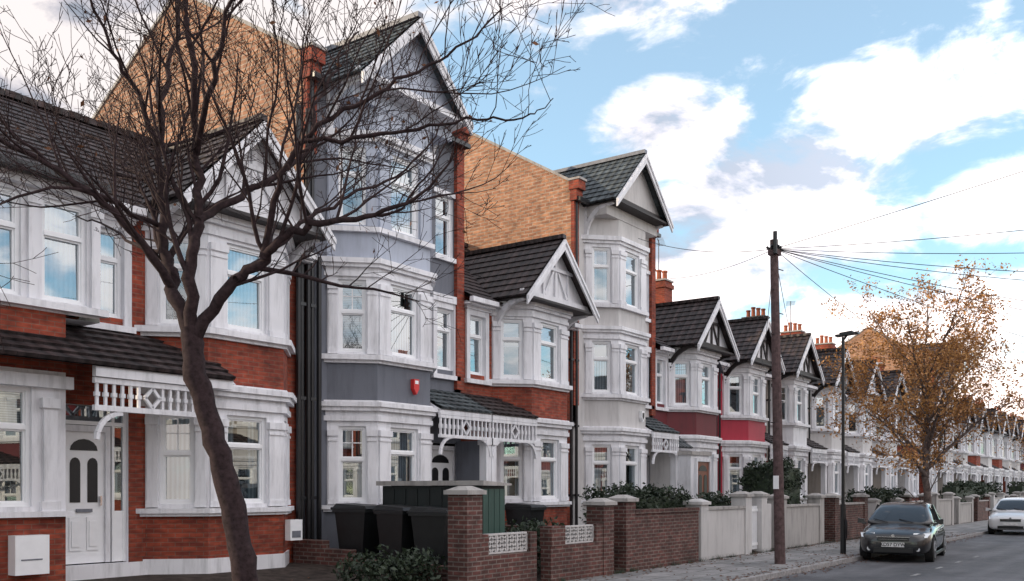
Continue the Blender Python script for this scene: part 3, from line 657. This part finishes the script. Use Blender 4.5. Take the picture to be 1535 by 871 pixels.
# ------------------------------------------------------------------ trees
class Tree:
    def __init__(s): s.v=[];s.f=[];s.tips=[]; s.w=.10
    def tube(s,pts,rad,n):
        base=len(s.v); prev=None
        for i,p in enumerate(pts):
            d=(pts[min(i+1,len(pts)-1)]-pts[max(i-1,0)]).normalized()
            u=(prev-d*prev.dot(d)).normalized() if prev is not None and (prev-d*prev.dot(d)).length>1e-3 else d.orthogonal().normalized()
            prev=u; w=d.cross(u)
            for k in range(n):
                t=2*math.pi*k/n; s.v.append(p+(u*math.cos(t)+w*math.sin(t))*rad[i])
        for i in range(len(pts)-1):
            for k in range(n):
                a=base+i*n+k; b=base+i*n+(k+1)%n; s.f.append((a,b,b+n,a+n))
    def children(s,pts,rad,level,L,maxl,dens,up):
        if level>maxl: return
        cnt=max(2,int(dens[level]*L))
        for j in range(cnt):
            t=.14+.85*(j+random.random())/cnt; x=t*(len(pts)-1); i=min(int(x),len(pts)-2); fr=x-i
            p=pts[i].lerp(pts[i+1],fr); r=rad[i]*(1-fr)+rad[i+1]*fr; d=(pts[i+1]-pts[i]).normalized()
            q=d.orthogonal().normalized(); q.rotate(Matrix.Rotation(random.uniform(0,6.28),3,d))
            ang=random.uniform(.45,1.05); nd=(d*math.cos(ang)+q*math.sin(ang)+Vector((0,0,up))).normalized()
            ln=min(L*.6,{1:1.8,2:1.05,3:.6,4:.32}[level])*random.uniform(.5,1.2)*(1.1-.45*t)
            s.grow(p,nd,ln,max(min(r*.55,.017*ln**.9+.002),.0034),level,maxl,dens,up)
    def grow(s,p,d,L,r,level,maxl,dens,up):
        n=max(3,int(L/.16)); pts=[p.copy()]; rad=[r]; st=L/n; g=s.w
        for i in range(n):
            d=(d+Vector((random.gauss(0,g),random.gauss(0,g),random.gauss(0,g)+up*.12))).normalized()
            p=p+d*st; pts.append(p.copy()); rad.append(max(r*(1-.75*(i+1)/n),.0028))
        s.tube(pts,rad,5 if level<2 else 3); s.tips.append(pts[-1]); s.tips.append(pts[len(pts)//2])
        s.children(pts,rad,level+1,L,maxl,dens,up)
    def limb(s,ctrl,r0,r1,n=8,maxl=4,dens=None,up=.25,wob=.02,lvl=0):
        c=[Vector(q) for q in ctrl]; pts=[]
        for i in range(len(c)-1):
            a=c[max(i-1,0)];b=c[i];d=c[i+1];e=c[min(i+2,len(c)-1)]
            for k in range(5):
                t=k/5; pts.append(.5*((2*b)+(d-a)*t+(2*a-5*b+4*d-e)*t*t+(3*b-a-3*d+e)*t**3))
        pts.append(c[-1])
        pts=[p+Vector((random.gauss(0,wob),random.gauss(0,wob),random.gauss(0,wob*.6))) if 1<i else p for i,p in enumerate(pts)]
        m=len(pts)-1; rad=[(r0+(r1-r0)*(i/m)**.75)*random.uniform(.94,1.06) for i in range(m+1)]
        s.tube(pts,rad,n); L=sum((pts[i+1]-pts[i]).length for i in range(m))
        if dens: s.children(pts,rad,1,L,maxl,dens,up)
    def obj(s,name,mat,loc,rot=0):
        me=bpy.data.meshes.new(name); me.from_pydata([tuple(q) for q in s.v],[],s.f); me.materials.append(M[mat])
        me.polygons.foreach_set('use_smooth',[True]*len(s.f)); return me
random.seed(21)
T=Tree()
def Q(x,y,w=0): return ((x-360)/155.,w,1.7+(733-y)/155.)
T.limb([(.13,0,-.1),Q(370,900),Q(354,800),Q(331,700),Q(306,610),Q(288,540),Q(284,490)],.135,.098,14,wob=.008)
T.limb([(.13,0,-.3),(.13,0,-.05),(.11,0,.25)],.22,.13,14,wob=.0)
D={1:3.6,2:5.0,3:5.8,4:4}
T.limb([Q(286,508,0),Q(252,430,.1),Q(235,370,.2),Q(222,290,.3),Q(215,200,.4),Q(212,100,.6),Q(220,-20,.8),Q(215,-120,1)],.08,.014,9,4,D)
T.limb([Q(286,508,0),Q(288,400,-.1),Q(300,330,-.1),Q(292,230,0),Q(298,120,-.2),Q(290,0,-.3),Q(300,-120,-.4)],.072,.014,9,4,D)
T.limb([Q(286,512,0),Q(345,435,-.1),Q(400,395,-.2),Q(450,360,-.3),Q(500,350,-.4),Q(570,345,-.5),Q(640,318,-.6),Q(680,270,-.7)],.07,.008,9,4,D)
T.limb([Q(300,335,-.1),Q(340,280,.3),Q(390,240,.5),Q(430,180,.8),Q(440,100,1),Q(470,20,1.2),Q(500,-60,1.4)],.045,.009,7,4,D)
T.limb([Q(400,395,-.2),Q(430,300,-.4),Q(480,230,-.5),Q(560,180,-.5),Q(630,140,-.5),Q(700,100,-.5),Q(750,50,-.5)],.038,.006,7,4,D)
T.limb([Q(252,430,.1),Q(215,360,-.3),Q(165,310,-.6),Q(90,270,-.9),Q(0,215,-1.2),Q(-80,180,-1.4)],.05,.009,7,4,D)
T.limb([Q(222,290,.3),Q(170,230,.8),Q(110,190,1.2),Q(50,130,1.5),Q(-20,90,1.8)],.04,.008,7,4,D)
T.limb([Q(215,200,.4),Q(180,110,.2),Q(150,40,0),Q(120,-60,-.3)],.035,.008,7,4,D)
T.limb([Q(292,230,0),Q(340,150,-.5),Q(380,60,-.8),Q(430,-40,-1)],.04,.008,7,4,D)
T.limb([Q(470,240,-.5),Q(560,240,-.6),Q(650,225,-.6),Q(730,215,-.6),Q(790,210,-.6),Q(825,190,-.6)],.024,.004,6,4,{1:2.0,2:3.5,3:4,4:3})
T.limb([Q(360,425,-.2),Q(410,350,.3),Q(450,290,.7),Q(510,240,1.0),Q(580,190,1.3),Q(650,90,1.5)],.035,.008,7,4,D)
T.limb([Q(235,370,.2),Q(170,350,.5),Q(100,300,.9),Q(30,270,1.2)],.028,.006,6,4,D)
T.limb([Q(560,345,-.5),Q(610,330,-.4),Q(660,250,-.4),Q(690,180,-.3)],.016,.005,6,4,{1:3,2:4,3:4,4:3})
T.limb([Q(225,330,.2),Q(150,300,-.5),Q(80,240,-1.0),Q(10,140,-1.5)],.03,.006,6,4,D)
me=T.obj('bare_street_tree','bark',None)
print('tree faces',len(T.f))
e=bpy.data.objects.new('bare_street_tree',None); SC.collection.objects.link(e); e.location=(5.92,7.51,0); e.rotation_euler=(0,0,-(math.pi/2-BETA))
o=bpy.data.objects.new('trunk_and_branches',me); o.parent=e; SC.collection.objects.link(o)
lb=B('last_leaves')
for tp in random.sample(T.tips,170): leafquad(lb,'dleaf',tp-Vector((0,0,.03)),random.uniform(.02,.045))
lo=lb.one(); lo.parent=e

random.seed(5)
M['birchdark']=simple('birch_bark_dark',(.13,.10,.09),.8,0,.6,.3,9)
def leafytree(name,loc,H,R,nleaf,lsize,mat,barkm):
    T=Tree(); T.w=.15
    T.limb([(0,0,-.1),(.05,0,H*.15),(-.05,.05,H*.3),(.05,0,H*.5),(0,.1,H*.7),(.1,0,H*.92)],.18,.02,10,3,{1:2.4,2:3.4,3:4.5},.3)
    for i in range(13):
        a=i*2.4+.3; zz=H*(.2+.036*i); r=R*random.uniform(.8,1.05)*(1-.03*i); ca,sa=math.cos(a),math.sin(a)
        T.limb([(0,0,zz),(ca*r*.3,sa*r*.3,zz+H*.1),(ca*r*.62,sa*r*.62,zz+H*.2),(ca*r*.92,sa*r*.92,zz+H*(.24+.008*i))],.09-.004*i,.014,6,3,{1:3.4,2:4.2,3:4.5},.16)
    me=T.obj(name,barkm,None)
    e=bpy.data.objects.new(name,None); SC.collection.objects.link(e); e.location=loc
    o=bpy.data.objects.new('trunk_and_branches',me); o.parent=e; SC.collection.objects.link(o)
    b=B('leaves')
    for i in range(nleaf):
        tp=random.choice(T.tips)
        if tp.z<H*.26 or (math.sin(tp.x*2.1+tp.y*1.3)*math.cos(tp.z*1.7)>.35 and random.random()<.7): continue
        leafquad(b,mat,tp+Vector((random.gauss(0,.13),random.gauss(0,.13),random.gauss(0,.13)-.05)),lsize*random.uniform(.6,1.4))
    lo=b.one(); lo.parent=e
    return len(T.f)
print('birch',leafytree('birch_tree',(35.7,7.8,0),8.9,3.6,30000,.052,'bleaf','birchdark'))
for k,(x,y,hh) in enumerate(((70,7.9,7.5),(98,7.9,8))):
    leafytree('birch_tree',(x,y,0),hh,2.6,5000,.07,'bleaf','bark')

# ------------------------------------------------------------------ pole, lamp, wires
M['polewood']=simple('pole_wood',(.10,.065,.065),.85,0,.4,.3,12)
b=B('utility_pole',(21.1,7.75,0))
b.cyl('polewood',(0,0,-.1),(-.12,.1,7.35),.125,.09,14)
b.box('polewood',-.24,.02,-.02,.2,7.0,7.12)
b.cyl('black',(-.26,.02,7.0),(-.26,.02,7.5),.05,n=8)
for i in range(6):
    a=i*1.05; b.cyl('black',(-.12+.1*math.cos(a),.1+.1*math.sin(a),7.12),(-.12+.16*math.cos(a),.1+.16*math.sin(a),7.2),.03)
for z in (3.2,3.7,4.2,4.7,5.2,5.7,6.2,6.7): 
    sx=1 if int(z*2)%2 else -1; b.cyl('black',(-.06,.05,z),(-.06+sx*.25,.05-.05*sx,z),.012,n=6)
b.box('upvc',-.17,-.12,-.02,.1,1.7,2.0)
b.one()
b=B('street_lamp',(25.3,7.6,0))
b.cyl('black',(0,0,-.05),(0,0,1.3),.075,.07,14); b.cyl('black',(0,0,1.3),(0,0,5.68),.045,.038,12)
b.cyl('black',(0,0,5.6),(.0,-.1,5.72),.03); b.bar('black',(0,.18,5.72),(0,-.4,5.76),.22,.05); b.bar('black',(0,.08,5.77),(0,-.25,5.8),.14,.05)
b.box('black',-.08,.08,-.085,-.07,.4,.9)
b.one()
cu=bpy.data.curves.new('overhead_wires','CURVE'); cu.dimensions='3D'; cu.bevel_depth=.008
P0=Vector((21.0,7.85,7.15))
ends=[((24.3,13.1,8.9),.2),((27.5,13.7,8.4),.15),((35,13.6,6.2),.3),((28,-9,7.5),.6),((31,-9,6.9),.7),((34,-9,7),.8),((41,-9,6.5),.9),((50,-9,7),1.0),((21,-10,10.5),.2),((25,-10,8.2),.5),((70,7.5,7.2),1.4),((40,13.6,6.2),.5),((60,-8,6),1.2)]
for en,sag in ends:
    sp=cu.splines.new('POLY'); sp.points.add(24); en=Vector(en)
    for i in range(25):
        t=i/24; p=P0.lerp(en,t); p.z-=4*sag*t*(1-t); sp.points[i].co=(*p,1)
o=bpy.data.objects.new('overhead_wires',cu); cu.materials.append(M['black']); SC.collection.objects.link(o)
for (x,y,z) in ((31.6,16.2,9.6),(33.0,17.5,8.9),(45.8,16.3,9.6)):
    b=B('tv_aerial',(x,y,z)); b.cyl('lead',(0,0,-.6),(0,0,1.3),.018,n=6); b.cyl('lead',(-.5,-.2,1.2),(.5,.2,1.2),.012,n=5)
    for i in range(7):
        t=-.5+i/6; b.cyl('lead',(t+.08,t*.4-.2,1.2),(t-.08,t*.4+.2,1.2),.008,n=4)
    b.one()

# ------------------------------------------------------------------ cars
M['tyre']=simple('tyre',(.015,.015,.016),.85); M['alloy']=simple('alloy',(.5,.5,.52),.3,.8)
M['cglass']=simple('car_window',(.02,.025,.03),.03,0,.0,.9); M['lamp']=simple('headlamp',(.75,.78,.8),.08,.2,.0,1)
M['plate']=simple('number_plate',(.75,.75,.75),.4)
def carpaint(name,col):
    m,nt,b=newmat(name); b.inputs['Roughness'].default_value=.3; b.inputs['Coat Weight'].default_value=1; b.inputs['Coat Roughness'].default_value=.03
    c=mixc(nt,noise(nt,geo(nt),3,4),col,tuple(x*.85+.003 for x in col)); nt.links.new(c,b.inputs['Base Color']); return m
M['pblack']=carpaint('black_car_paint',(.004,.005,.008)); M['pwhite']=carpaint('white_car_paint',(.75,.76,.78))
def loft_obj(name,rings,matfn,mats,subs,parent,closed=True):
    V=[];F=[];MI=[];n=len(rings[0])
    for r in rings: V+=r
    for i in range(len(rings)-1):
        for k in range(n if closed else n-1):
            a=i*n+k; b=i*n+(k+1)%n; F.append((a,a+n,b+n,b)); MI.append(matfn(i,k))
    F.append(tuple(range(n))); MI.append(matfn(0,-1)); F.append(tuple(reversed(range((len(rings)-1)*n,len(rings)*n)))); MI.append(matfn(len(rings)-2,-1))
    me=bpy.data.meshes.new(name); me.from_pydata(V,[],F)
    for m in mats: me.materials.append(M[m])
    me.polygons.foreach_set('material_index',MI); me.polygons.foreach_set('use_smooth',[True]*len(F))
    o=bpy.data.objects.new(name,me); SC.collection.objects.link(o)
    if subs: s=o.modifiers.new('s','SUBSURF'); s.levels=subs; s.render_levels=subs
    if parent: o.parent=parent
    return o
def car(name,loc,rot,pm,plate=None,platemat='plate'):
    e=bpy.data.objects.new(name,None); SC.collection.objects.link(e)
    S=[(0,.50,.30,.48,.56),(.04,.66,.22,.56,.66),(.16,.77,.19,.64,.73),(.45,.84,.18,.73,.82),(.95,.865,.18,.80,.90),(1.25,.87,.18,.83,.95),(2.2,.87,.18,.86,.96),(3.2,.87,.18,.88,.97),(3.75,.85,.2,.9,.99),(4.08,.79,.22,.86,.97),(4.2,.70,.3,.78,.9),(4.24,.55,.36,.7,.8)]
    rings=[]
    for (x,w,zb,sh,tp) in S:
        half=[(0,zb),(w*.82,zb),(w*.97,zb+.08),(w,zb+(sh-zb)*.5),(w*.985,sh-.06),(w*.93,sh+.02),(w*.75,tp-.015),(w*.35,tp+.01)]
        r=[(x,y,z) for y,z in half]+[(x,0,tp+.015)]+[(x,-y,z) for y,z in reversed(half[1:])]
        rings.append(r)
    body=loft_obj('body',rings,lambda i,k:0,[pm],2,None)
    for wx in (.80,3.38):
        cb=B('cut'); cb.cyl('black',(wx,-1.2,.31),(wx,-.62,.31),.365,n=28); cb.cyl('black',(wx,.62,.31),(wx,1.2,.31),.365,n=28); co=cb.one()
        md=body.modifiers.new('b','BOOLEAN'); md.object=co; md.operation='DIFFERENCE'; md.solver='EXACT'
    dg=bpy.context.evaluated_depsgraph_get(); me=bpy.data.meshes.new_from_object(body.evaluated_get(dg))
    body.modifiers.clear(); body.data=me
    if len(me.materials)<2: me.materials.append(M['black'])
    for o in [o for o in SC.objects if o.name.startswith('cut')]: bpy.data.objects.remove(o)
    body.parent=e
    G=[(1.02,.80,.92),(1.3,.735,1.12),(1.72,.62,1.37),(2.1,.60,1.44),(2.7,.60,1.455),(3.3,.60,1.41),(3.72,.66,1.22),(4.0,.74,.98)]
    rings=[]
    for (x,hw,z) in G:
        half=[(.0,.85),(.80,.88),(.79 if z>1.1 else hw,min(.97,z-.02)),(hw+.02,max(z-.07,.9)),(hw-.06,z-.012),(hw*.45,z+.008)]
        r=[(x,y,q) for y,q in half]+[(x,0,z+.012)]+[(x,-y,q) for y,q in reversed(half[1:])]
        rings.append(r)
    def mf(i,k):
        if k==-1: return 0
        kk=k if k<6 else 11-k
        if kk==2: return 1 if 1<=i<=5 else 0
        if kk>=4 and (i<=1 or i>=5): return 1
        return 0
    loft_obj('cabin',rings,mf,[pm,'cglass'],2,e)
    for wx in (.80,3.38):
        for s in (-1,1):
            b=B('wheel'); y0,y1=s*.66,s*.85
            b.cyl('tyre',(wx,y0,.31),(wx,y1,.31),.315,n=28); b.cyl('tyre',(wx,y1,.31),(wx,y1+s*.012,.31),.30,.27,n=28)
            b.cyl('black',(wx,y1+s*.006,.31),(wx,y1+s*.014,.31),.205,n=24); b.cyl('alloy',(wx,y1,.31),(wx,y1+s*.03,.31),.06,n=12)
            for j in range(6):
                a=j*math.pi/3+.2; b.bar('alloy',(wx+.04*math.cos(a),y1+s*.02,.31+.04*math.sin(a)),(wx+.2*math.cos(a),y1+s*.02,.31+.2*math.sin(a)),.045,.02)
            for j in range(24):
                a=j*math.pi/12; a2=a+math.pi/12; b.bar('alloy',(wx+.205*math.cos(a),y1+s*.018,.31+.205*math.sin(a)),(wx+.205*math.cos(a2),y1+s*.018,.31+.205*math.sin(a2)),.02,.02)
            o=b.one(); o.parent=e
    b=B('trim_and_lights')
    for s in(-1,1):
        L=[(.085,s*.42,.57),(.20,s*.745,.60),(.40,s*.80,.70),(.17,s*.44,.705)]
        L=[Vector(q)+Vector((-.035,s*.012,.015)) for q in L]
        b.f('lamp',L if s>0 else L[::-1]); 
        Lb=[q+Vector((.06,-s*.03,-.01)) for q in L]
        for i in range(4): b.f('chrome',[L[i],L[(i+1)%4],Lb[(i+1)%4],Lb[i]])
        b.cyl('lamp',(.03,s*.56,.33),(.07,s*.56,.33),.05,n=12)
        b.hexa(pm,[(1.2,s*.86,.92),(1.3,s*.86,.92),(1.32,s*1.02,.92),(1.2,s*1.02,.92),(1.2,s*.86,1.02),(1.3,s*.86,1.02),(1.3,s*1.02,1.05),(1.2,s*1.02,1.05)])
        b.box('cglass',1.08,1.2,min(s*.8,s*.9),max(s*.8,s*.9),.9,.95)
        b.bar(pm,(2.25,s*.825,.93),(2.22,s*.655,1.38),.05,.07)
        b.box('alarm',4.1,4.2,min(s*.55,s*.74),max(s*.55,s*.74),.68,.86)
        b.bar('black',(1.5,s*.885,.72),(1.7,s*.885,.73),.02,.03); b.bar('black',(2.5,s*.885,.75),(2.7,s*.885,.76),.02,.03)
        b.bar('black',(.95,s*.872,.2),(3.1,s*.872,.2),.04,.06)
    b.box('black',-.012,.05,-.36,.36,.53,.62); b.box('chrome',-.022,-.01,-.38,.38,.618,.634)
    b.box('black',-.015,.06,-.45,.45,.25,.36)
    for i in range(3): b.box('chrome' if i==1 else 'black',-.02,-.008,-.34,.34,.545+i*.022,.552+i*.022)
    b.cyl('chrome',(-.03,0,.655),(.03,0,.655),.04,n=14)
    b.box(platemat,-.04,-.005,-.26,.26,.385,.495)
    for yy in (-.35,.25): b.bar('black',(1.0,yy,.95),(1.14,yy+.35,1.03),.015,.02)
    o=b.one(); o.parent=e
    if plate:
        tc=bpy.data.curves.new('plate_lettering','FONT'); tc.body=plate; tc.size=.115; tc.align_x='CENTER'; tc.align_y='CENTER'; tc.extrude=.002; tc.offset=.002
        t=bpy.data.objects.new('plate_lettering',tc); tc.materials.append(M['black']); SC.collection.objects.link(t); t.parent=e
        t.matrix_local=Matrix(((0,0,-1,-.044),(-1,0,0,0),(0,1,0,.44),(0,0,0,1)))
    e.location=loc; e.rotation_euler=(0,0,rot)
    return e
car('parked_car',(24.3,6.1,-.1),math.radians(6.5),'pblack','KD57 DYW')
car('parked_car',(41.3,6.0,-.1),math.radians(2),'pwhite')

# ------------------------------------------------------------------ world, sun, camera
EL=math.radians(20); AZ=math.radians(125)   # direction to the sun (from +X, ccw)
W_=bpy.data.worlds.new('World'); SC.world=W_; W_.use_nodes=True; nt=W_.node_tree; nt.nodes.clear()
out=N(nt,'ShaderNodeOutputWorld')
sky=N(nt,'ShaderNodeTexSky',sky_type='NISHITA'); sky.sun_disc=False; sky.sun_elevation=EL; sky.sun_rotation=math.pi/2-AZ
sky.air_density=1.0; sky.dust_density=.6; sky.ozone_density=2
def mth(op,a,b=None,c=None):
    n=N(nt,'ShaderNodeMath',operation=op)
    for i,v in enumerate((a,b,c)):
        if v is None: continue
        if isinstance(v,(int,float)): n.inputs[i].default_value=v
        else: nt.links.new(v,n.inputs[i])
    return n.outputs[0]
def mrange(v,a,b,c,d):
    m=N(nt,'ShaderNodeMapRange',interpolation_type='SMOOTHSTEP'); nt.links.new(v,m.inputs[0])
    for i,q in enumerate((a,b,c,d)): m.inputs[i+1].default_value=q
    return m.outputs[0]
tc=N(nt,'ShaderNodeTexCoord'); sp=N(nt,'ShaderNodeSeparateXYZ'); nt.links.new(tc.outputs['Generated'],sp.inputs[0])
az=mth('ARCTAN2',sp.outputs[1],sp.outputs[0]); el=mth('ARCSINE',sp.outputs[2])
azd=mth('MULTIPLY',az,57.2958); eld=mth('MULTIPLY',el,57.2958)
def field(blobs):
    bias=None
    for a,e_,ra,re,s in blobs:
        d=mth('ADD',mth('POWER',mth('DIVIDE',mth('SUBTRACT',azd,a),ra),2),mth('POWER',mth('DIVIDE',mth('SUBTRACT',eld,e_),re),2))
        v=mth('MULTIPLY',mth('MAXIMUM',mth('SUBTRACT',1,d),0),s); bias=v if bias is None else mth('MAXIMUM',bias,v)
    return bias
bias=field([(31,28,9,3.8,1.15),(26.5,20.3,6,3.2,1.2),(20,16,9,4.6,1.2),(11.5,20.3,9,3.0,1.05),(27,12,11,4.5,1.05),(8.5,15.3,5,3.0,1.0),(62,26,22,20,1.3),(47,29,9,9,1.0),(14,9,13,3.4,.95),(20,4,25,5.5,1.1),(20,29.5,3,1.0,.5),(6,27,3.5,1.0,.5)])
darkf=field([(21,18.3,6.5,2.3,1.0),(27,15.0,4.5,2.2,.8),(17,12.8,7,1.6,.6),(11,18.6,6,1.0,.5)])
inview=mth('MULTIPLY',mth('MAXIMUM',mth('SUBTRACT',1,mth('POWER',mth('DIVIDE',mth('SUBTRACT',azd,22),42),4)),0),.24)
def nz(off):
    cx=N(nt,'ShaderNodeCombineXYZ'); nt.links.new(mth('MULTIPLY',az,6),cx.inputs[0]); nt.links.new(mth('MULTIPLY',mth('ADD',el,off),12),cx.inputs[1]); cx.inputs[2].default_value=3.3
    n=N(nt,'ShaderNodeTexNoise'); n.inputs['Scale'].default_value=1.3; n.inputs['Detail'].default_value=7; n.inputs['Roughness'].default_value=.6; n.inputs['Distortion'].default_value=.3
    nt.links.new(cx.outputs[0],n.inputs['Vector']); return n.outputs['Fac']
n0=nz(0); n1=nz(.035)
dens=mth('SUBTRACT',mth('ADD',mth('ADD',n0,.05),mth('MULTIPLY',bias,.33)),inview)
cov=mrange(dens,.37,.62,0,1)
lit=mth('ADD',.62,mth('MULTIPLY',mth('SUBTRACT',n0,n1),4.0))
lit=mth('ADD',lit,mrange(dens,.5,.85,.25,-.2))
lit=mth('SUBTRACT',lit,darkf)
lit=mth('ADD',lit,mrange(azd,34,46,0,.45))
cc=ramp(nt,lit,[(-.0,(.36,.40,.48)),(.45,(.72,.69,.74)),(.8,(1.03,.96,.95))])
warm=mrange(eld,2,14,1,0)
cc=mixc(nt,mth('MULTIPLY',warm,.65),cc,(1.0,.76,.66))
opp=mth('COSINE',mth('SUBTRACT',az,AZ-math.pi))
boost=mrange(opp,-.25,.6,1.0,2.35)  # extra brightness on clouds opposite the sun, added as fill for shaded house fronts
skyc=mixc(nt,1,sky.outputs[0],(1.1,1.55,1.45),'MULTIPLY')
skyc=mixc(nt,1,skyc,(1.7,1.65,1.75),'ADD')
bg1=N(nt,'ShaderNodeBackground'); nt.links.new(skyc,bg1.inputs[0]); bg1.inputs[1].default_value=.15
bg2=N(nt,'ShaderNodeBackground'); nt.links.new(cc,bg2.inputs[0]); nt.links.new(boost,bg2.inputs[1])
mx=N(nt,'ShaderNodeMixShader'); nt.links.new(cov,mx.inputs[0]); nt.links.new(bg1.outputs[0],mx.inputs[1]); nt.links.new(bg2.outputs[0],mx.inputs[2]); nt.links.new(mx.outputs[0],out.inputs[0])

sl=bpy.data.lights.new('sun','SUN'); sl.energy=4.2; sl.angle=math.radians(.5); sl.color=(1,.80,.58)
so=bpy.data.objects.new('sun',sl); SC.collection.objects.link(so)
dv=Vector((math.cos(EL)*math.cos(AZ),math.cos(EL)*math.sin(AZ),math.sin(EL))); so.rotation_euler=dv.to_track_quat('Z','Y').to_euler(); so.location=(0,0,30)

cam=bpy.data.cameras.new('camera'); co=bpy.data.objects.new('camera',cam); SC.collection.objects.link(co); SC.camera=co
co.location=(0,0,1.7); co.rotation_euler=(math.pi/2,0,BETA-math.pi/2)
cam.sensor_width=36; cam.lens=36*1427/1535; cam.shift_y=297.5/1535; cam.clip_end=3000; cam.clip_start=.05
SC.view_settings.view_transform='Standard'; SC.view_settings.look='None'; SC.view_settings.exposure=0
